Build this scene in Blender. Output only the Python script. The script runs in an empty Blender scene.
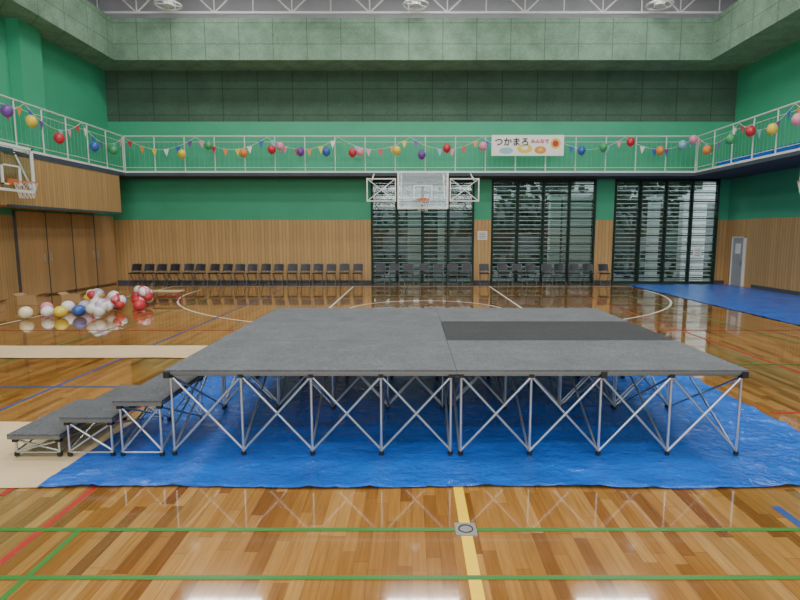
import bpy, math, random
from mathutils import Vector, Matrix, noise as mnoise
random.seed(7)
S = 1.22   # everything is laid out in 1/1.22 m units and scaled to real metres at the end
scene = bpy.context.scene

# ------------------------------------------------------------ materials
def nt(name):
    m = bpy.data.materials.new(name); m.use_nodes = True
    return m, m.node_tree, m.node_tree.nodes['Principled BSDF']

def math_(t, op, a, b=None):
    n = t.nodes.new('ShaderNodeMath'); n.operation = op
    for i, v in enumerate((a, b)):
        if v is None: continue
        if isinstance(v, (int, float)): n.inputs[i].default_value = v
        else: t.links.new(v, n.inputs[i])
    return n.outputs[0]

def mix(t, mode, fac, a, b):
    n = t.nodes.new('ShaderNodeMixRGB'); n.blend_type = mode
    for i, v in ((0, fac), (1, a), (2, b)):
        if isinstance(v, (int, float)): n.inputs[i].default_value = v
        elif isinstance(v, tuple): n.inputs[i].default_value = (*v[:3], 1)
        else: t.links.new(v, n.inputs[i])
    return n.outputs[0]

def objco(t, scale=None):
    tc = t.nodes.new('ShaderNodeTexCoord')
    if scale is None: return tc.outputs['Object']
    mp = t.nodes.new('ShaderNodeMapping'); mp.inputs['Scale'].default_value = scale
    t.links.new(tc.outputs['Object'], mp.inputs['Vector'])
    return mp.outputs[0]

def noise(t, vec, scale, detail=3, rough=.5):
    n = t.nodes.new('ShaderNodeTexNoise'); n.inputs['Scale'].default_value = scale
    n.inputs['Detail'].default_value = detail; n.inputs['Roughness'].default_value = rough
    t.links.new(vec, n.inputs['Vector']); return n.outputs[0]

def ramp(t, v, stops):
    n = t.nodes.new('ShaderNodeValToRGB'); e = n.color_ramp.elements
    while len(e) < len(stops): e.new(.5)
    for i, (p, c) in enumerate(stops):
        e[i].position = p; e[i].color = (*c, 1) if isinstance(c, tuple) else (c, c, c, 1)
    t.links.new(v, n.inputs[0]); return n.outputs[0]

def bump(t, b, h, strength, dist=.01):
    n = t.nodes.new('ShaderNodeBump'); n.inputs['Strength'].default_value = strength
    n.inputs['Distance'].default_value = dist
    t.links.new(h, n.inputs['Height']); t.links.new(n.outputs[0], b.inputs['Normal'])

def M(name, col, rough=.5, metal=0, ns=None, bp=None, spec=None, emit=None):
    m, t, b = nt(name)
    b.inputs['Base Color'].default_value = (*col, 1)
    b.inputs['Roughness'].default_value = rough; b.inputs['Metallic'].default_value = metal
    if spec is not None: b.inputs['Specular IOR Level'].default_value = spec
    if ns:
        nz = noise(t, objco(t), ns[0], 4, .6)
        r = ramp(t, nz, [(.3, 1 - ns[1]), (.7, 1 + ns[1] * .5)])
        t.links.new(mix(t, 'MULTIPLY', 1, col, r), b.inputs['Base Color'])
    if bp:
        bump(t, b, noise(t, objco(t), bp[0], 4, .6), bp[1])
    if emit:
        b.inputs['Emission Color'].default_value = (*col, 1); b.inputs['Emission Strength'].default_value = emit
    return m

def floor_mat():
    m, t, b = nt('varnished_wood_floor')
    co = objco(t); sx = t.nodes.new('ShaderNodeSeparateXYZ'); t.links.new(co, sx.inputs[0])
    W, L = .068, .62
    xs = math_(t, 'DIVIDE', sx.outputs[0], W)
    idx = math_(t, 'FLOOR', xs); fx = math_(t, 'FRACT', math_(t, 'ADD', xs, 1000))
    w1 = t.nodes.new('ShaderNodeTexWhiteNoise'); w1.noise_dimensions = '1D'; t.links.new(idx, w1.inputs['W'])
    ys = math_(t, 'ADD', math_(t, 'DIVIDE', sx.outputs[1], L), math_(t, 'MULTIPLY', w1.outputs['Value'], 7.3))
    seg = math_(t, 'FLOOR', ys); fy = math_(t, 'FRACT', math_(t, 'ADD', ys, 1000))
    cb = t.nodes.new('ShaderNodeCombineXYZ'); t.links.new(idx, cb.inputs[0]); t.links.new(seg, cb.inputs[1])
    w2 = t.nodes.new('ShaderNodeTexWhiteNoise'); w2.noise_dimensions = '2D'; t.links.new(cb.outputs[0], w2.inputs['Vector'])
    c = ramp(t, w2.outputs['Value'], [(0, (.20, .078, .016)), (.2, (.31, .137, .030)), (.6, (.38, .182, .043)), (1, (.47, .25, .073))])
    g = noise(t, objco(t, (60, 3, 1)), 1.0, 4, .6)
    c = mix(t, 'MULTIPLY', 1, c, ramp(t, g, [(.3, .72), (.7, 1.1)]))
    g2 = noise(t, objco(t), .6, 2)
    c = mix(t, 'MULTIPLY', 1, c, ramp(t, g2, [(.3, .82), (.7, 1.1)]))
    gap = math_(t, 'MAXIMUM', math_(t, 'LESS_THAN', fx, .035), math_(t, 'LESS_THAN', fy, .006))
    c = mix(t, 'MIX', math_(t, 'MULTIPLY', gap, .6), c, (.08, .035, .012))
    t.links.new(c, b.inputs['Base Color'])
    b.inputs['Roughness'].default_value = .10
    b.inputs['Coat Weight'].default_value = .85; b.inputs['Coat Roughness'].default_value = .03
    h = mix(t, 'ADD', .5, noise(t, objco(t, (5, 1.2, 1)), 1.0, 2), w2.outputs['Value'])
    bump(t, b, h, .10, .004)
    return m

def slat_mat(name, col, dark, pitch=.11, df=.6):
    m, t, b = nt(name)
    sx = t.nodes.new('ShaderNodeSeparateXYZ'); t.links.new(objco(t), sx.inputs[0])
    u = math_(t, 'ADD', sx.outputs[0], sx.outputs[1])
    us = math_(t, 'DIVIDE', math_(t, 'ADD', u, 100), pitch)
    f = math_(t, 'FRACT', us)
    w = t.nodes.new('ShaderNodeTexWhiteNoise'); w.noise_dimensions = '1D'; t.links.new(math_(t, 'FLOOR', us), w.inputs['W'])
    c = mix(t, 'MULTIPLY', 1, col, ramp(t, w.outputs['Value'], [(0, .88), (1, 1.06)]))
    g = noise(t, objco(t, (20, 20, 1.5)), 1, 3)
    c = mix(t, 'MULTIPLY', 1, c, ramp(t, g, [(.3, .88), (.7, 1.08)]))
    c = mix(t, 'MIX', math_(t, 'MULTIPLY', math_(t, 'LESS_THAN', f, .2), df), c, dark)
    t.links.new(c, b.inputs['Base Color']); b.inputs['Roughness'].default_value = .5
    return m

def panel_mat(name, col, pw, ph, off=0, mott=(.8, 1.15)):
    m, t, b = nt(name)
    sx = t.nodes.new('ShaderNodeSeparateXYZ'); t.links.new(objco(t), sx.inputs[0])
    u = math_(t, 'FRACT', math_(t, 'DIVIDE', math_(t, 'ADD', math_(t, 'ADD', sx.outputs[0], sx.outputs[1]), 100), pw))
    v = math_(t, 'FRACT', math_(t, 'DIVIDE', math_(t, 'ADD', sx.outputs[2], 10 + off), ph))
    seam = math_(t, 'MAXIMUM', math_(t, 'LESS_THAN', u, .025), math_(t, 'LESS_THAN', v, .035))
    n1 = noise(t, objco(t), 1.6, 6, .7); n2 = noise(t, objco(t), 22, 3, .7)
    c = mix(t, 'MULTIPLY', 1, col, ramp(t, n1, [(.3, mott[0]), (.7, mott[1])]))
    c = mix(t, 'MULTIPLY', 1, c, ramp(t, n2, [(.3, .78), (.7, 1.18)]))
    c = mix(t, 'MULTIPLY', math_(t, 'MULTIPLY', seam, .6), c, (.25, .25, .25))
    t.links.new(c, b.inputs['Base Color']); b.inputs['Roughness'].default_value = .9
    return m

def carpet_mat(name, col):
    m, t, b = nt(name)
    n1 = noise(t, objco(t), 110, 3, .8); n2 = noise(t, objco(t), 3, 5, .65); n3 = noise(t, objco(t), 28, 4, .7)
    c = mix(t, 'MULTIPLY', 1, col, ramp(t, n1, [(.35, .5), (.65, 1.5)]))
    c = mix(t, 'MULTIPLY', 1, c, ramp(t, n2, [(.3, .82), (.7, 1.14)]))
    c = mix(t, 'MULTIPLY', 1, c, ramp(t, n3, [(.3, .8), (.7, 1.18)]))
    t.links.new(c, b.inputs['Base Color']); b.inputs['Roughness'].default_value = .9
    bump(t, b, n1, .4, .004)
    return m

def tarp_mat(name, col):
    m, t, b = nt(name)
    n1 = noise(t, objco(t), 2.2, 5, .6)
    c = mix(t, 'MULTIPLY', 1, col, ramp(t, n1, [(.3, .75), (.7, 1.2)]))
    t.links.new(c, b.inputs['Base Color']); b.inputs['Roughness'].default_value = .2
    n = noise(t, objco(t, (1, 1.6, 1)), 3.2, 5, .55)
    ridge = math_(t, 'ABSOLUTE', math_(t, 'SUBTRACT', n, .5))
    n_b = noise(t, objco(t, (1.4, 1, 1)), 8, 4, .55)
    ridge2 = math_(t, 'ABSOLUTE', math_(t, 'SUBTRACT', n_b, .5))
    h = math_(t, 'ADD', math_(t, 'MULTIPLY', ridge, 2.2), math_(t, 'MULTIPLY', ridge2, 1.0))
    bump(t, b, h, .65, .05)
    return m

def glass_mat(name='window_glass', tint=(.78, .84, .82), g=.06):
    m = bpy.data.materials.new(name); m.use_nodes = True
    t = m.node_tree; t.nodes.clear()
    o = t.nodes.new('ShaderNodeOutputMaterial'); mx = t.nodes.new('ShaderNodeMixShader')
    tr = t.nodes.new('ShaderNodeBsdfTransparent'); tr.inputs[0].default_value = (*tint, 1)
    gl = t.nodes.new('ShaderNodeBsdfGlossy'); gl.inputs['Roughness'].default_value = .05
    mx.inputs[0].default_value = g
    t.links.new(tr.outputs[0], mx.inputs[1]); t.links.new(gl.outputs[0], mx.inputs[2]); t.links.new(mx.outputs[0], o.inputs[0])
    return m

def film_mat():
    m = bpy.data.materials.new('clear_plastic_film'); m.use_nodes = True
    t = m.node_tree; t.nodes.clear()
    o = t.nodes.new('ShaderNodeOutputMaterial'); mx = t.nodes.new('ShaderNodeMixShader')
    tr = t.nodes.new('ShaderNodeBsdfTransparent')
    gl = t.nodes.new('ShaderNodeBsdfGlossy'); gl.inputs['Roughness'].default_value = .15
    mx.inputs[0].default_value = .07
    t.links.new(tr.outputs[0], mx.inputs[1]); t.links.new(gl.outputs[0], mx.inputs[2]); t.links.new(mx.outputs[0], o.inputs[0])
    return m

FLOOR = floor_mat()
SLAT = slat_mat('wood_slat_wall', (.50, .31, .13), (.26, .14, .05))
SLATL = slat_mat('wood_slat_panel', (.46, .29, .125), (.26, .14, .06), .09)
GREEN = M('green_paint', (.048, .36, .205), .6, ns=(1.2, .08))
DKPAN = panel_mat('dark_green_acoustic_board', (.060, .118, .080), 1.05, .76, .12)
FASC = panel_mat('mottled_green_acoustic_board', (.18, .295, .215), .95, .56, .0, (.7, 1.22))
LGREY = M('pale_grey_paint', (.50, .49, .56), .7, ns=(.8, .1))
CEIL = M('ceiling_paint', (.38, .38, .40), .8, ns=(1, .1))
WHITE = M('white_paint', (.75, .76, .75), .45)
RAILW = M('rail_off_white', (.55, .62, .58), .45)
WHPIPE = M('white_pipe_paint', (.8, .8, .82), .4)
RAILM = M('pale_rail_paint', (.16, .42, .27), .4)
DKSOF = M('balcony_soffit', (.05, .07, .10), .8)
CARP = carpet_mat('grey_needle_carpet', (.108, .116, .130))
CARP2 = carpet_mat('charcoal_carpet', (.030, .032, .037))
CARP3 = carpet_mat('step_carpet', (.080, .085, .095))
ALU = M('aluminium_tube', (.60, .62, .65), .32, .85)
ALUD = M('dull_aluminium_edge', (.22, .23, .24), .45, .7)
BLACK = M('black_rubber', (.012, .012, .014), .55)
TARP = tarp_mat('blue_tarpaulin', (.005, .115, .58))
KRAFT = M('kraft_paper', (.58, .44, .26), .8, ns=(2, .1), bp=(5, .3))
WFR = M('dark_green_window_metal', (.015, .04, .03), .45, .3)
LOUV = M('grey_louvre_blade', (.045, .065, .058), .4, .3)
GLASS = glass_mat(); BGLASS = glass_mat('backboard_acrylic', (.85, .9, .9), .035); FILM = film_mat()
CHAIRF = M('chair_grey_metal', (.13, .135, .15), .35, .6)
CHAIRV = M('chair_dark_vinyl', (.014, .015, .025), .5)
DOORB = slat_mat('brown_locker_door', (.46, .28, .13), (.44, .27, .125), .3)
DOORG = M('grey_steel_door', (.33, .34, .36), .5)
LINE = {k: M(k + '_court_tape', c, .35) for k, c in dict(yellow=(.88, .56, .005), green=(.035, .17, .025), red=(.36, .02, .02), blue=(.02, .06, .25), white=(.72, .68, .60)).items()}
BAL = {k: M(k + '_balloon_rubber', c, .3) for k, c in dict(red=(.52, .03, .05), yellow=(.72, .55, .07), blue=(.04, .12, .42), purple=(.16, .06, .30), pink=(.72, .28, .40), green=(.06, .34, .13), white=(.75, .75, .75), cyan=(.25, .48, .62), cream=(.8, .72, .5), orange=(.70, .25, .06), lilac=(.5, .40, .62)).items()}
CARD = M('cardboard', (.42, .27, .13), .8)
LEAF = M('tree_foliage', (.03, .06, .025), .7, ns=(9, .6))
CONC = M('outdoor_concrete', (.62, .62, .61), .8, ns=(1, .1))
DCONC = M('weathered_wall', (.16, .17, .17), .8, ns=(2, .4))
BARK = M('tree_bark', (.08, .05, .03), .9)

# ------------------------------------------------------------ mesh builder
class B:
    def __init__(s): s.v = []; s.f = []; s.m = []; s.mats = []; s.sm = []
    def mi(s, m):
        if m not in s.mats: s.mats.append(m)
        return s.mats.index(m)
    def add(s, vs, fs, m, smooth=False):
        o = len(s.v); s.v += [tuple(v) for v in vs]; k = s.mi(m)
        for f in fs: s.f.append([i + o for i in f]); s.m.append(k); s.sm.append(smooth)
    def box(s, x0, x1, y0, y1, z0, z1, m):
        v = [(x, y, z) for z in (z0, z1) for y in (y0, y1) for x in (x0, x1)]
        s.add(v, [(0, 2, 3, 1), (4, 5, 7, 6), (0, 1, 5, 4), (2, 6, 7, 3), (0, 4, 6, 2), (1, 3, 7, 5)], m)
    def tube(s, p, q, r, m, n=8):
        p = Vector(p); q = Vector(q); d = (q - p)
        if d.length < 1e-6: return
        d.normalize(); a = d.orthogonal().normalized(); b = d.cross(a); v = []
        for c in (p, q):
            for i in range(n):
                t = 2 * math.pi * i / n; v.append(c + r * (a * math.cos(t) + b * math.sin(t)))
        fs = [(i, (i + 1) % n, n + (i + 1) % n, n + i) for i in range(n)]
        s.add(v, fs, m, True)
        s.add(v[:n], [tuple(range(n))[::-1]], m); s.add(v[n:], [tuple(range(n))], m)
    def path(s, pts, r, m, n=8):
        for a, b in zip(pts[:-1], pts[1:]): s.tube(a, b, r, m, n)
    def ball(s, c, r, m, sz=(1, 1, 1), seg=14, rings=9, jit=0):
        v = [(c[0], c[1], c[2] - r * sz[2])]
        for j in range(1, rings):
            ph = -math.pi / 2 + math.pi * j / rings
            for i in range(seg):
                t = 2 * math.pi * i / seg; k = 1 + random.uniform(-jit, jit)
                v.append((c[0] + k * r * sz[0] * math.cos(ph) * math.cos(t), c[1] + k * r * sz[1] * math.cos(ph) * math.sin(t), c[2] + k * r * sz[2] * math.sin(ph)))
        v.append((c[0], c[1], c[2] + r * sz[2])); fs = []
        for i in range(seg): fs.append((0, 1 + (i + 1) % seg, 1 + i))
        for j in range(rings - 2):
            for i in range(seg):
                a = 1 + j * seg + i; b = 1 + j * seg + (i + 1) % seg
                fs.append((a, b, b + seg, a + seg))
        l = len(v) - 1; o = 1 + (rings - 2) * seg
        for i in range(seg): fs.append((o + i, o + (i + 1) % seg, l))
        s.add(v, fs, m, True)
    def ringflat(s, cx, cy, r, w, z, m, a0=0, a1=360, n=72):
        v = []; 
        for i in range(n + 1):
            t = math.radians(a0 + (a1 - a0) * i / n)
            for rr in (r - w / 2, r + w / 2): v.append((cx + rr * math.cos(t), cy + rr * math.sin(t), z))
        s.add(v, [(2 * i, 2 * i + 1, 2 * i + 3, 2 * i + 2) for i in range(n)], m)
    def torus(s, c, R, r, m, n=24, k=6):
        pts = [(c[0] + R * math.cos(2 * math.pi * i / n), c[1] + R * math.sin(2 * math.pi * i / n), c[2]) for i in range(n + 1)]
        s.path(pts, r, m, k)
    def obj(s, name, parent=None, mesh_only=False):
        me = bpy.data.meshes.new(name); me.from_pydata(s.v, [], s.f)
        for m in s.mats: me.materials.append(m)
        me.polygons.foreach_set('material_index', s.m); me.polygons.foreach_set('use_smooth', s.sm); me.update()
        if mesh_only: return me
        o = bpy.data.objects.new(name, me); scene.collection.objects.link(o)
        if parent: o.parent = parent
        return o

def empty(name):
    e = bpy.data.objects.new(name, None); scene.collection.objects.link(e); return e

XL, XR, YB, YF = -9.2, 9.75, 17.0, -8.0
BXL, BXR, BY = -8.3, 8.2, 16.1      # balcony fronts
ZD = 3.2; ZT = 3.34; ZC = 9.4
WIN = [(-1.27, 1.92), (2.445, 5.66), (6.22, 9.44)]

# ------------------------------------------------------------ room shell
b = B(); b.box(XL - .2, XR + .2, YF - .2, YB + .2, -.12, 0, FLOOR); b.obj('floor')
b = B()
xs = [XL] + [x for w in WIN for x in w] + [XR]
for i in range(0, len(xs), 2):
    b.box(xs[i], xs[i + 1], YB, YB + .2, 0, 1.96, SLAT); b.box(xs[i], xs[i + 1], YB, YB + .2, 1.96, ZD, GREEN)
b.box(XL, XR, YB, YB + .2, ZD, 4.9, GREEN); b.box(XL, XR, YB, YB + .2, 4.9, 6.4, DKPAN); b.box(XL, XR, YB, YB + .2, 6.4, ZC, LGREY)
b.obj('wall_back')
b = B(); b.box(XL - .2, XL, YF, YB + .2, 0, 1.96, SLATL); b.box(XL - .2, XL, YF, YB + .2, 1.96, 6.4, GREEN); b.box(XL - .2, XL, YF, YB + .2, 6.4, ZC, LGREY)
b.obj('wall_left')
for y in (13.0, 8.2, 3.4, -1.4):
    b = B(); b.box(XL, XL + .28, y, y + .75, ZT, 6.38, GREEN); b.obj('wall_pilaster')
b = B(); b.box(XR, XR + .2, YF, YB + .2, 0, 1.96, SLAT); b.box(XR, XR + .2, YF, YB + .2, 1.96, 6.4, GREEN); b.box(XR, XR + .2, YF, YB + .2, 6.4, ZC, LGREY)
b.obj('wall_right')
b = B(); b.box(XL - .2, XR + .2, YF - .2, YF, 0, 1.96, SLAT); b.box(XL - .2, XR + .2, YF - .2, YF, 1.96, 6.4, GREEN); b.box(XL - .2, XR + .2, YF - .2, YF, 6.4, ZC, LGREY)
b.obj('wall_front')
b = B(); b.box(XL - .2, XR + .2, YF - .2, YB + .2, ZC, ZC + .2, CEIL); b.obj('ceiling')
b = B()
b.box(XL, -8.35, YF, YB, 6.38, 7.5, FASC); b.box(8.4, XR, YF, YB, 6.38, 7.5, FASC); b.box(-8.35, 8.4, 16.0, YB, 6.38, 7.5, FASC)
b.obj('trim_1')
b = B()
for i in range(0, len(xs), 2):
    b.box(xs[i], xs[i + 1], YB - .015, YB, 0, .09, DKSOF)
b.obj('baseboard_back')
b = B(); b.box(XR - .015, XR, YF, 15.6, 0, .09, DKSOF); b.obj('baseboard_right')

# ceiling trusses
b = B()
for ty in (16.3, 13.5, 10.5, 7.5, 4.5, 1.5):
    z0, z1 = 7.75, 8.75
    b.tube((-8.9, ty, z0), (9.4, ty, z0), .04, WHPIPE); b.tube((-8.9, ty, z1), (9.4, ty, z1), .035, WHPIPE)
    x = -8.9; k = 0
    while x < 9.2:
        if k % 2: b.tube((x, ty, z0), (x + 1.1, ty, z1), .022, WHPIPE, 6)
        else: b.tube((x, ty, z1), (x + 1.1, ty, z0), .022, WHPIPE, 6)
        b.tube((x, ty, z0), (x, ty, z1), .018, WHPIPE, 6)
        x += 1.1; k += 1
for x in (-6.6, -3.3, .1, 3.4, 6.7):
    b.tube((x, -7, 8.75), (x, 16.9, 8.75), .05, WHPIPE)
    b.box(x - .04, x + .04, -7.9, 16.95, 8.85, ZC, LGREY)
b.obj('ceiling_truss')
for x in (-6.6, .1, 6.7):
    b = B(); z = 7.68; yy = 15.6
    b.torus((x, yy, z), .34, .025, WHPIPE, 24, 6)
    b.tube((x, yy, z - .02), (x, yy, z + .3), .14, WHPIPE, 14); b.tube((x, yy, z + .3), (x, yy, ZC - .005), .02, WHPIPE)
    for a in range(4): b.tube((x, yy, z + .02), (x + .34 * math.cos(a * 1.571 + .4), yy + .34 * math.sin(a * 1.571 + .4), z), .012, WHPIPE, 5)
    b.obj('high_bay_fixture')

# balconies
def balcony(name, boxes):
    b = B()
    for bx in boxes: 
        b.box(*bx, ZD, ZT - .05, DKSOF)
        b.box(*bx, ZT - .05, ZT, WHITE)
    return b.obj(name)
balcony('balcony_back', [(XL, XR, BY, YB)])
balcony('balcony_left', [(XL, BXL, YF, BY)])
balcony('balcony_right', [(BXR, XR, YF, BY)])
def railing(name, p, q):
    b = B(); p = Vector(p); q = Vector(q); L = (q - p).length; d = (q - p) / L; zt = 4.32
    for z, r in ((zt, .022), (zt - .16, .008), (ZT + .10, .010)):
        b.tube(p + Vector((0, 0, z)), q + Vector((0, 0, z)), r, RAILW)
    n = round(L / .86)
    for i in range(n + 1):
        c = p + d * L * i / n; b.tube(c + Vector((0, 0, ZT)), c + Vector((0, 0, zt)), .018, RAILW, 6)
    n = round(L / .143)
    for i in range(n + 1):
        c = p + d * L * i / n; b.tube(c + Vector((0, 0, ZT + .1)), c + Vector((0, 0, zt - .16)), .004, RAILM, 4)
    b.obj(name)
railing('balcony_railing', (BXL, BY + .03, 0), (BXR, BY + .03, 0))
railing('balcony_railing', (BXL - .03, YF, 0), (BXL - .03, BY, 0))
railing('balcony_railing', (BXR + .03, YF, 0), (BXR + .03, BY, 0))
b = B()
for i in range(12): b.tube((8.62, 6 + i * .8, ZT + .11), (8.62, 6.76 + i * .8, ZT + .11), .11, TARP, 12)
b.obj('rolled_blue_sheet')

# wood box under the left balcony + storage doors
b = B(); b.box(XL, BXL + .02, 11.3, 15.72, 2.12, ZD, SLATL)
b.box(BXL + .01, BXL + .035, 11.3, 15.72, 2.09, 2.14, DKSOF); b.box(BXL + .01, BXL + .035, 11.3, 15.72, ZD - .03, ZD, DKSOF); b.obj('wood_bulkhead')
for i in range(4):
    y0 = 12.7 + i * 1.04; b = B()
    b.box(XL, XL + .05, y0 + .01, y0 + 1.03, .04, 2.06, DOORB)
    b.box(XL, XL + .065, y0 - .01, y0 + .01, 0, 2.08, CHAIRF)
    b.box(XL + .05, XL + .075, y0 + (.9 if i % 2 == 0 else .1), y0 + (.93 if i % 2 == 0 else .13), .85, 1.05, ALU)
    b.obj('door_%d' % (i + 1))

# door on right wall
b = B(); ya, yb_ = 16.0, 16.55
b.box(XR - .05, XR, ya, yb_, 0, 1.42, DOORG); b.box(XR - .075, XR, ya - .03, ya, 0, 1.45, WHITE); b.box(XR - .075, XR, yb_, yb_ + .03, 0, 1.45, WHITE)
b.box(XR - .075, XR, ya - .03, yb_ + .03, 1.42, 1.45, WHITE); b.box(XR - .06, XR - .045, ya + .15, yb_ - .15, .95, 1.25, WHITE); b.box(XR - .09, XR - .05, ya + .04, ya + .08, .6, .75, ALU)
b.obj('door_5')

# ------------------------------------------------------------ windows
for k, (x0, x1) in enumerate(WIN):
    b = B(); z0, z1 = .03, ZD
    for xx in (x0, x1 - .06): b.box(xx, xx + .06, YB - .02, YB + .12, 0, z1, WFR)
    b.box(x0, x1, YB - .02, YB + .12, 0, .06, WFR); b.box(x0, x1, YB - .02, YB + .12, z1 - .07, z1, WFR)
    n = 4
    for i in range(1, n):
        xx = x0 + (x1 - x0) * i / n; b.box(xx - .045, xx + .045, YB + .04, YB + .12, 0, z1, WFR)
    z = .1
    while z < z1 - .1:   # tilted louvre blades
        b.add([(x0 + .06, YB + .03, z), (x1 - .06, YB + .03, z), (x1 - .06, YB + .10, z + .028), (x0 + .06, YB + .10, z + .028),
               (x0 + .06, YB + .03, z + .008), (x1 - .06, YB + .03, z + .008), (x1 - .06, YB + .10, z + .036), (x0 + .06, YB + .10, z + .036)],
              [(0, 3, 2, 1), (4, 5, 6, 7), (0, 1, 5, 4), (2, 3, 7, 6)], LOUV); z += .13
    b.box(x0 + .06, x1 - .06, YB + .10, YB + .106, .06, z1 - .07, GLASS)
    z = .18
    while z < z1 - .1:
        b.tube((x0 + .03, YB - .05, z), (x1 - .03, YB - .05, z), .02, WFR, 6); z += .26
    for i in range(0, 5):
        xx = x0 + .04 + (x1 - x0 - .08) * i / 4; b.tube((xx, YB - .05, .0), (xx, YB - .05, z1), .022, WFR, 6)
    b.obj('window_%d' % (k + 1))

# outdoors
b = B(); b.box(-30, 30, YB + .2, 60, -.3, -.12, DCONC); b.obj('ground_outside')
b = B(); b.box(-14, 30, 26, 26.4, -.12, 3.0, DCONC); b.box(-14, 30, 26, 26.4, 3.0, 6.4, CONC)
for i in range(14): b.box(-12 + i * 3, -10.4 + i * 3, 25.95, 26.0, .6, 1.9, WFR); b.box(-12 + i * 3, -10.4 + i * 3, 25.95, 26.0, 3.6, 4.9, WFR)
b.obj('neighbouring_building')
for x, w_ in ((-.15, .55), (.9, .22), (4.75, .35), (5.25, .9), (8.2, .3), (9.3, .8)):
    b = B(); b.box(x, x + w_, 18.9, 19.2, -.12, 2.7, CONC); b.box(x - .05, x + w_ + .05, 18.85, 19.25, 2.7, 2.8, CONC); b.obj('concrete_post')
for i, x in enumerate((-2.9, -1.4, .6, 2.3, 3.9, 5.6, 7.2, 8.9, 10.6)):
    b = B(); yy = 20.9 + (i % 3) * 1.3
    b.tube((x, yy, -.12), (x + .1, yy, 2.6), .09, BARK)
    for j in range(3): b.tube((x + .05, yy, 1.2 + .4 * j), (x + random.uniform(-.8, .8), yy, 2.4 + .4 * j), .035, BARK, 6)
    for j in range(150):
        b.ball((x + random.uniform(-1.0, 1.0), yy + random.uniform(-.7, .7), random.uniform(1.5, 5.2)), random.uniform(.06, .19), LEAF, seg=6, rings=5, jit=.3)
    b.obj('garden_tree')
b = B()
for j in range(240): b.ball((-3.5 + j * .067, 20.0 + random.uniform(-.25, .25), random.uniform(.0, .8)), random.uniform(.1, .2), LEAF, seg=6, rings=5, jit=.3)
b.obj('garden_hedge')

# ------------------------------------------------------------ court markings
b = B(); Z = .0015
def lx(x, w, y0, y1, c): b.add([(x - w/2, y0, Z), (x + w/2, y0, Z), (x + w/2, y1, Z), (x - w/2, y1, Z)], [(0, 1, 2, 3)], LINE[c])
def ly(y, w, x0, x1, c, z=.0025): b.add([(x0, y - w/2, z), (x1, y - w/2, z), (x1, y + w/2, z), (x0, y + w/2, z)], [(0, 1, 2, 3)], LINE[c])
lx(.28, .058, -4, 3.4, 'yellow'); lx(.28, .05, 7.5, 9.5, 'yellow')
ly(2.675, .032, -9, 9, 'green'); ly(2.275, .032, -9, 9, 'green'); lx(-1.73, .032, -4, 2.66, 'green')
lx(-1.93, .036, -4, 8, 'red'); lx(-2.42, .036, 3.05, 6, 'red'); lx(2.055, .05, -2, 2.92, 'blue')
b.ringflat(.28, 14.7, 6.1, .045, Z, LINE['white'], 178, 362)
b.ringflat(.28, 10.9, 1.6, .045, Z, LINE['white'])
lx(-1.72, .045, 10.9, 16, 'white'); lx(2.28, .045, 10.9, 16, 'white'); ly(10.9, .045, -1.72, 2.28, 'white')
ly(16.0, .045, -7, 7.6, 'white'); lx(-7.0, .045, 0, 16, 'white'); 
ly(8.6, .036, -9, 9, 'red'); ly(5.35, .036, -9, -2.2, 'blue'); lx(-4.9, .036, 2, 13.5, 'green'); lx(5.4, .036, 2, 13.5, 'green'); ly(13.5, .036, -4.9, 5.4, 'green')
lx(-3.6, .036, -2, 15, 'blue'); lx(4.3, .036, 2, 15, 'red'); ly(4.55, .036, 3.1, 9, 'red'); ly(6.3, .036, 3.1, 9, 'green')
b.obj('court_marking')
b = B()
b.box(.225, .335, 2.615, 2.735, .0, .006, M('brushed_steel_cap', (.32, .32, .31), .4, .8)); b.torus((.28, 2.675, .006), .036, .004, BLACK, 20, 5)
b.obj('floor_socket_cover')

# ------------------------------------------------------------ ground sheets
def sheet(name, x0, x1, y0, y1, z, m, amp, step=.09, crumple=0, calm=None):
    b = B(); nx = max(2, int((x1 - x0) / step)); ny = max(2, int((y1 - y0) / step)); v = []
    for j in range(ny + 1):
        for i in range(nx + 1):
            u = x0 + (x1 - x0) * i / nx; w = y0 + (y1 - y0) * j / ny
            e = .015 * math.sin(3 * u) * (j in (0, ny)) + 0
            zz = z + amp * (.5 + .5 * math.sin(u * 5 + 3 * math.sin(w * 2.3)) * math.sin(w * 4 + u))
            if crumple:
                k = crumple
                if calm and calm[0] < u < calm[1] and calm[2] < w < calm[3]: k *= .15
                r1 = 1 - min(1, abs(mnoise.noise(Vector((u * 1.7, w * 3.0, 3.1)))) * 5)
                r2 = 1 - min(1, abs(mnoise.noise(Vector((u * 4.5, w * 3.2, 9.7)))) * 5)
                zz += k * (r1 * r1 + .5 * r2 * r2)
            v.append((u, w + e, zz))
    f = [(j * (nx + 1) + i, j * (nx + 1) + i + 1, (j + 1) * (nx + 1) + i + 1, (j + 1) * (nx + 1) + i) for j in range(ny) for i in range(nx)]
    b.add(v, f, m, True); return b.obj(name)
sheet('paper_floor_sheet', -3.9, -2.15, 3.15, 4.3, .004, KRAFT, .003)
sheet('blue_tarp', -2.27, 3.0, 3.14, 7.0, .008, TARP, .004, .03, .014, (-2.8, 2.4, 3.5, 6.8))
sheet('paper_floor_sheet', -9.0, -2.68, 6.62, 7.36, .004, KRAFT, .008)
sheet('blue_tarp', 6.5, 9.6, 6.5, 16.5, .004, TARP, .006, .08, .012)

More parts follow.
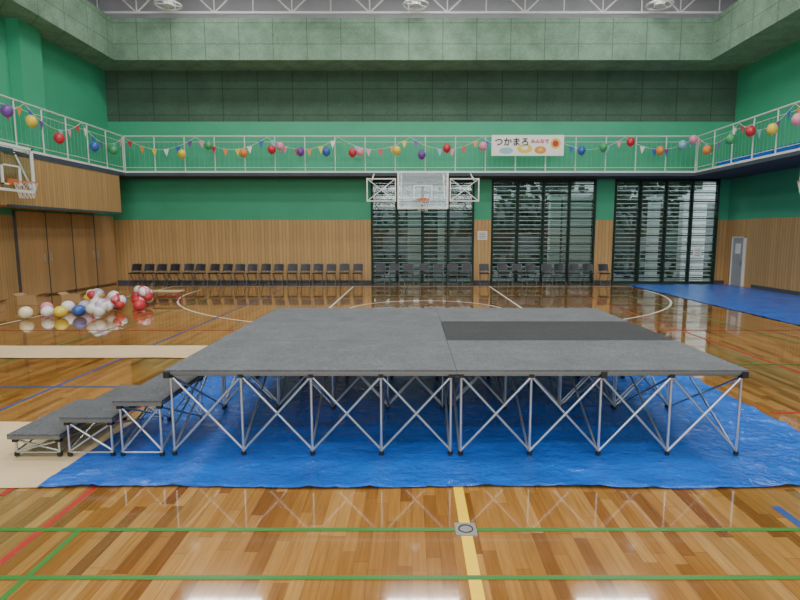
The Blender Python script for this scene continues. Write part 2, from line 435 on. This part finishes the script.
# ------------------------------------------------------------ stage
SX0, SY0, H = -1.675, 3.59, .62
PD, PW = 1.033, 1.975
st = empty('portable_stage')
def frame(b, x0, x1, y0, y1, z0, z1, n, r=.0085):
    X = [x0 + (x1 - x0) * i / n for i in range(n + 1)]
    for y in (y0, y1):
        for i, x in enumerate(X):
            b.tube((x, y, z0), (x, y, z1), r * 1.1, ALU); b.tube((x, y, z0), (x, y, z0 + .024), .017, BLACK, 8)
            b.box(x - .017, x + .017, y - .017, y + .017, z1 - .028, z1, BLACK)
        for i in range(n):
            dy = .008
            b.tube((X[i], y - dy, z0 + .03), (X[i + 1], y - dy, z1 - .02), r, ALU); b.tube((X[i], y + dy, z1 - .02), (X[i + 1], y + dy, z0 + .03), r, ALU)
    for x in X:
        b.tube((x - .008, y0, z0 + .03), (x - .008, y1, z1 - .02), r, ALU); b.tube((x + .008, y0, z1 - .02), (x + .008, y1, z0 + .03), r, ALU)
for c in range(2):
    for r_ in range(3):
        x0 = SX0 + c * PW; y0 = SY0 + r_ * PD
        d = B(); g = .0015
        d.box(x0 + g, x0 + PW - g, y0 + g, y0 + PD - g, H - .012, H, CARP2 if (c == 1 and r_ == 1) else CARP)
        d.box(x0 + g * .5, x0 + PW - g * .5, y0 + g * .5, y0 + PD - g * .5, H - .03, H - .0125, ALUD)
        d.obj('deck_panel_%d' % (c * 3 + r_ + 1), st)
        d = B(); frame(d, x0 + .035, x0 + PW - .035, y0 + .025, y0 + PD - .025, .016, H - .03, 4)
        for y in (y0 + .025, y0 + PD - .025): d.box(x0 + .02, x0 + PW - .02, y - .009, y + .009, H - .045, H - .03, ALUD)
        d.obj('folding_truss_%d' % (c * 3 + r_ + 1), st)
for x in (SX0 + .02, SX0 + 2.97, SX0 + 3.92):
    d = B(); d.box(x - .02, x + .02, SY0 - .012, SY0, H - .055, H - .012, BLACK); d.obj('panel_clip', st)

sp = empty('stage_steps')
for i, (xa, zt) in enumerate(((-2.02, .415), (-2.385, .30), (-2.75, .18))):
    d = B(); xb = xa + .36 if i else SX0 - .01
    ys0, ys1 = 3.56, 4.36
    d.box(xa, xb - .004, ys0, ys1, zt - .012, zt, CARP3)
    d.box(xa, xb - .004, ys0, ys1, zt - .036, zt - .0125, ALUD)
    frame(d, xa + .03, xb - .035, ys0 + .04, ys1 - .04, .016, zt - .036, 1, .0075)
    d.tube((xa + .03, ys0 + .035, .04), (xb - .03, ys0 + .035, .04), .006, ALU)
    d.obj('step_%d' % (3 - i), sp)

# ------------------------------------------------------------ basketball hoops
b = B(); cx = .3; y = 15.2
def brd(b, x0, x1, z0, z1, y, t, w, m):
    b.box(x0, x1, y, y + t, z0, z0 + w, m); b.box(x0, x1, y, y + t, z1 - w, z1, m)
    b.box(x0, x0 + w, y, y + t, z0 + w, z1 - w, m); b.box(x1 - w, x1, y, y + t, z0 + w, z1 - w, m)
b.box(cx - .66, cx + .66, y + .005, y + .02, 2.26, 3.20, BGLASS)
brd(b, cx - .70, cx + .70, 2.22, 3.24, y, .03, .05, WHITE)
brd(b, cx - .26, cx + .26, 2.46, 2.86, y - .004, .01, .035, WHITE)
for sx in (-1, 1):
    x0, x1 = sorted((cx + sx * .74, cx + sx * 1.55))
    brd(b, x0, x1, 2.42, 3.05, y + .05, .03, .03, WHITE)
    b.tube((x0, y + .06, 2.42), (x1, y + .06, 3.05), .012, WHITE); b.tube((x0, y + .06, 3.05), (x1, y + .06, 2.42), .012, WHITE)
    for z in (2.55, 3.0): b.tube((cx + sx * .6, y + .02, z), (cx + sx * .6, 16.1, max(z, ZD + .05)), .02, WHITE)
    b.tube((cx + sx * 1.4, y + .06, 3.0), (cx + sx * 1.4, 16.1, ZD + .05), .02, WHITE)
RIM = M('rim_orange', (.6, .14, .04), .4)
b.box(cx - .1, cx + .1, y - .06, y, 2.40, 2.52, RIM)
b.torus((cx, y - .28, 2.46), .20, .009, RIM)
def net(b, c, R):
    n = 12
    for i in range(n):
        for s in (1, -1):
            pts = []
            for k in range(5):
                t = 2 * math.pi * (i + s * k * .5) / n; rr = R * (1 - .1 * k)
                pts.append((c[0] + rr * math.cos(t), c[1] + rr * math.sin(t), c[2] - .08 * k))
            b.path(pts, .003, WHITE, 4)
net(b, (cx, y - .28, 2.46), .20)
b.obj('basketball_hoop')
for sx, X, yc in ((-1, -8.0, 11.1), (1, 8.05, 10.85)):
    b = B(); z0, z1 = 2.38, 3.31
    b.box(min(X, X + sx * .02), max(X, X + sx * .02), yc - .62, yc + .62, z0 + .04, z1 - .04, BGLASS)
    for a in ((yc - .66, yc + .66, z0, z0 + .05), (yc - .66, yc + .66, z1 - .05, z1), (yc - .66, yc - .61, z0, z1), (yc + .61, yc + .66, z0, z1), (yc - .26, yc + .26, 2.5, 2.53), (yc - .26, yc + .26, 2.87, 2.9), (yc - .26, yc - .23, 2.5, 2.9), (yc + .23, yc + .26, 2.5, 2.9)):
        b.box(X - .02, X + .02, a[0], a[1], a[2], a[3], WHITE)
    rc = (X - sx * .28, yc, 2.56)
    b.box(X - .06, X + .06, yc - .1, yc + .1, 2.5, 2.62, RIM); b.torus(rc, .2, .009, RIM); net(b, rc, .2)
    ex = BXL if sx < 0 else BXR
    for yy in (yc - .55, yc + .55):
        b.tube((X, yy, 3.2), (ex, yy, 3.27), .02, WHITE); b.tube((X, yy, 2.5), (ex, yy, 3.22), .02, WHITE)
    b.obj('basketball_hoop')

# ------------------------------------------------------------ folding chairs
b = B(); w = .145
for s in (-1, 1):
    b.path([(s * w, -.20, .0), (s * w, .02, .36), (s * w, .13, .62)], .008, CHAIRF, 6)
    b.path([(s * (w - .02), .20, .0), (s * (w - .02), -.12, .355)], .008, CHAIRF, 6)
b.tube((-w, -.175, .04), (w, -.175, .04), .006, CHAIRF, 6); b.tube((-w, .18, .03), (w, .18, .03), .006, CHAIRF, 6)
b.tube((-w, .13, .62), (w, .13, .62), .009, CHAIRF, 6)
b.box(-w + .01, w - .01, -.17, .14, .34, .375, CHAIRV)
v = []
for z, yo in ((.43, .045), (.45, .05), (.61, .115), (.635, .125)):
    for i in range(7):
        t = -1 + i / 3; v.append((t * (w - .003), yo + .02 - .02 * t * t, z - .02 * t ** 4))
n0 = len(v); v += [(p[0], p[1] + .018, p[2]) for p in v]
fs = []
for j in range(3):
    for i in range(6):
        a = j * 7 + i; fs.append((a, a + 1, a + 8, a + 7)); fs.append((n0 + a, n0 + a + 7, n0 + a + 8, n0 + a + 1))
b.add(v, fs, CHAIRV, True)
cm = b.obj('folding_chair', mesh_only=True)
cx_list = [-8.35 + i * .395 for i in range(18)] + [-.95, -.52, -.08, .36, .8, 1.22, 1.66, 2.18, 2.75, 3.15, 3.6, 4.05, 4.45, 4.9, 5.3, 5.75]
for x in cx_list:
    o = bpy.data.objects.new('folding_chair', cm); scene.collection.objects.link(o)
    o.location = (x + random.uniform(-.02, .02), 16.4 + random.uniform(-.05, .05), 0); o.rotation_euler[2] = random.uniform(-.08, .08)

# ------------------------------------------------------------ bunting, balloons, banner
b = B(); cols = ['red', 'yellow', 'blue', 'green', 'pink', 'orange', 'white', 'purple', 'cyan']
def garland(p, q, spans):
    p = Vector(p); q = Vector(q); d = (q - p).normalized(); k = 0
    for s in range(spans):
        a = p.lerp(q, s / spans); e = p.lerp(q, (s + 1) / spans); pts = []
        for i in range(13):
            t = i / 12; c = a.lerp(e, t); c.z -= .34 * 4 * t * (1 - t); pts.append(c)
        b.path(pts, .005, WHITE, 4)
        for i in range(1, 12, 2):
            c = pts[i]; hw = .08; col = BAL[cols[(k * 5 + s) % len(cols)]]; k += 1
            tip = c + Vector((random.uniform(-.02, .02), 0, -.21))
            b.add([c - d * hw, c + d * hw, tip], [(0, 1, 2)], col)
garland((BXL + .05, BY - .06, 4.28), (BXR - .05, BY - .06, 4.28), 8)
garland((BXL + .06, 2, 4.28), (BXL + .06, BY - .1, 4.28), 7)
garland((BXR - .06, 2, 4.28), (BXR - .06, BY - .1, 4.28), 7)
b.obj('bunting_garland')

bb = B(); bb.ball((0, 0, 0), .115, BAL['red'], (1, 1, 1.12)); bb.tube((0, 0, -.125), (0, 0, -.15), .012, BAL['red'], 6)
bm_ = bb.obj('balloon', mesh_only=True)
def balloon(x, y, z, col, s=1, rot=(0, 0, 0)):
    o = bpy.data.objects.new('balloon', bm_); scene.collection.objects.link(o)
    o.location = (x, y, z); o.scale = (s,) * 3; o.rotation_euler = rot
    o.material_slots[0].link = 'OBJECT'; o.material_slots[0].material = BAL[col]
for x, z, c in ((-6.56, 3.80, 'yellow'), (-5.79, 4.04, 'green'), (-4.80, 3.83, 'orange'), (-4.0, 3.92, 'red'), (-3.75, 4.01, 'pink'), (-3.18, 3.86, 'purple'), (-2.44, 3.86, 'blue'), (-1.70, 3.83, 'red'), (-1.48, 3.86, 'pink'), (-.43, 3.89, 'yellow'), (.28, 3.77, 'purple'), (.99, 3.95, 'red'), (2.02, 4.01, 'pink'), (4.83, 3.89, 'blue'), (5.45, 3.98, 'green'), (6.22, 4.13, 'red'), (7.07, 3.89, 'orange'), (7.7, 4.05, 'cyan'), (8.0, 4.2, 'pink')):
    balloon(x, BY - .17, z, c)
for y, z, c in ((11.3, 3.98, 'purple'), (12.0, 3.92, 'yellow'), (12.9, 3.72, 'red'), (14.3, 3.75, 'blue'), (15.2, 3.8, 'green')): balloon(BXL + .18, y, z, c)
for y, z, c in ((14.1, 3.9, 'green'), (13.3, 3.95, 'red'), (12.5, 3.85, 'yellow'), (11.7, 3.9, 'pink'), (15.2, 3.8, 'orange')): balloon(BXR - .18, y, z, c)

bn = empty('festival_banner')
b = B(); x0, x1, z0, z1 = 2.28, 4.35, 3.76, 4.34; y = BY - .06
b.box(x0, x1, y - .012, y, z0, z1, M('banner_cloth', (.82, .82, .8), .8)); b.obj('cloth', bn)
b = B(); yy = y - .014
def disc(cx, cz, rx, rz, m, dy=0):
    v = [(cx + rx * math.cos(2 * math.pi * i / 20), yy - dy, cz + rz * math.sin(2 * math.pi * i / 20)) for i in range(20)]
    b.add(v, [tuple(range(20))], m)
disc(x0 + .95, z0 + .2, .22, .13, BAL['yellow']); disc(x0 + .95, z0 + .22, .1, .06, BAL['white'], .002)
disc(x0 + .42, z0 + .14, .2, .09, BAL['cyan']); disc(x0 + 1.4, z0 + .16, .17, .11, BAL['orange']); disc(x0 + 1.4, z0 + .17, .07, .05, BAL['yellow'], .002)
disc(x0 + 1.83, z0 + .34, .15, .15, BAL['yellow'])
disc(x0 + 1.83, z0 + .34, .09, .09, BAL['red'], .002)
b.obj('painted_shapes', bn)
def text(body, x, z, size, m, nm):
    c = bpy.data.curves.new(nm, 'FONT'); c.body = body; c.size = size; c.extrude = .001; c.offset = .004
    c.materials.append(m); o = bpy.data.objects.new(nm, c); scene.collection.objects.link(o)
    o.location = (x, y - .02, z); o.rotation_euler = (math.pi / 2, 0, 0); o.parent = bn
text('つかまろ', x0 + .08, z0 + .30, .25, BLACK, 'lettering_1')
text('みんなで', x0 + 1.12, z0 + .36, .13, BAL['red'], 'lettering_2')

# notices
b = B(); b.box(2.03, 2.33, YB - .012, YB, 1.35, 1.62, WHITE)
for i in range(4): b.box(2.08, 2.28, YB - .014, YB - .012, 1.4 + i * .05, 1.415 + i * .05, BLACK)
b.obj('paper_notice')
b = B(); b.box(8.7, 8.95, YB - .09, YB - .078, .8, 1.12, WHITE)
for i in range(4): b.box(8.74, 8.91, YB - .092, YB - .09, .86 + i * .05, .875 + i * .05, BLACK)
b.obj('window_notice')

# ------------------------------------------------------------ balloons & boxes on the floor, left
for x, y, c, s in ((-6.98, 9.75, 'cream', 1.0), (-6.72, 9.95, 'white', .9), (-6.45, 9.9, 'yellow', .95), (-6.2, 10.05, 'blue', .95), (-7.1, 10.5, 'pink', .95), (-6.75, 10.6, 'white', 1.0), (-6.45, 10.65, 'lilac', 1.0), (-5.42, 10.75, 'red', 1.0)):
    balloon(x, y, .12 * s, c, s, (math.pi / 2, 0, random.uniform(-.6, .6)))
def bag(x, y, r, pal, n):
    b = B()
    for i in range(n):
        a = random.uniform(0, 6.28); rr = random.uniform(0, r * .6)
        b.ball((x + rr * math.cos(a), y + rr * math.sin(a), random.uniform(.11, r * 1.1)), .1, BAL[pal[i % len(pal)]], seg=12, rings=8)
    b.ball((x, y, r * .80), r, FILM, (1.08, 1, .78), 20, 12, .06)
    b.tube((x + r * .5, y, r * 1.3), (x + r * .75, y, r * 1.6), .03, FILM)
    b.obj('bag_of_balloons')
bag(-5.80, 10.0, .25, ['white', 'pink', 'lilac', 'white'], 14)
bag(-6.0, 10.9, .28, ['red', 'white', 'purple', 'pink', 'white'], 18)
bag(-5.80, 11.7, .30, ['red', 'pink', 'red', 'white'], 18)
bag(-6.7, 11.5, .26, ['white', 'yellow', 'red', 'lilac'], 14)
def cbox(x, y, w, d, h):
    b = B(); b.box(x - w/2, x + w/2, y - d/2, y + d/2, .003, .012, CARD)
    for s in (-1, 1):
        b.box(x + s * w/2 - .005, x + s * w/2 + .005, y - d/2, y + d/2, .003, h, CARD); b.box(x - w/2, x + w/2, y + s * d/2 - .005, y + s * d/2 + .005, .003, h, CARD)
        xe = x + s * w / 2
        b.add([(xe, y - d/2, h), (xe, y + d/2, h), (xe + s * .1, y + d/2, h + .05), (xe + s * .1, y - d/2, h + .05)], [(0, 1, 2, 3)], CARD)
    b.obj('cardboard_box')
cbox(-8.3, 11.8, .4, .3, .2); cbox(-7.6, 12.2, .4, .3, .18); cbox(-8.3, 10.6, .4, .3, .2)
b = B(); tx, ty = -5.75, 12.6
b.box(tx - .4, tx + .4, ty - .16, ty + .16, .2, .225, KRAFT)
for sx in (-.34, .34):
    for sy in (-.12, .12): b.tube((tx + sx, ty + sy, 0), (tx + sx, ty + sy, .2), .014, BAL['red'])
b.tube((tx - .34, ty, .08), (tx + .34, ty, .08), .01, BAL['red'])
b.obj('low_bench')

# ------------------------------------------------------------ lights
def area(name, loc, sx, sy, power, rot=(0, 0, 0), col=(1, .97, .92)):
    l = bpy.data.lights.new(name, 'AREA'); l.shape = 'RECTANGLE'; l.size = sx; l.size_y = sy; l.energy = power * S * S; l.color = col
    o = bpy.data.objects.new(name, l); scene.collection.objects.link(o); o.location = loc; o.rotation_euler = rot
for y, pw in ((13.8, 150), (9.2, 200), (4.6, 215), (0, 200), (-4.5, 200)):
    for x in (-5.2, 0.3, 5.6):
        area('ceiling_lamp', (x, y, 8.6), 2.0, .7, pw)
area('rear_fill_light', (.3, YF + .3, 4.8), 12, 3, 800, (math.radians(80), 0, 0), (.95, .98, 1))  # added front fill behind the camera; wall_front has no window there
w = bpy.data.worlds.new('sky'); scene.world = w; w.use_nodes = True
bg = w.node_tree.nodes['Background']; bg.inputs[0].default_value = (.85, .93, 1, 1); bg.inputs[1].default_value = 4.2

# ------------------------------------------------------------ camera
cd = bpy.data.cameras.new('camera'); cam = bpy.data.objects.new('camera', cd); scene.collection.objects.link(cam)
cd.sensor_width = 36; cd.lens = 36 * 545 / 800; cd.shift_x = -.015; cd.clip_end = 200
cam.location = (0, 0, 1.53); cam.rotation_euler = (math.radians(90 - 6.905), 0, 0)
scene.camera = cam

# scale the layout to real metres
for o in scene.objects:
    if o.parent is None:
        o.location = o.location * S
        if o.type != 'CAMERA': o.scale = o.scale * S
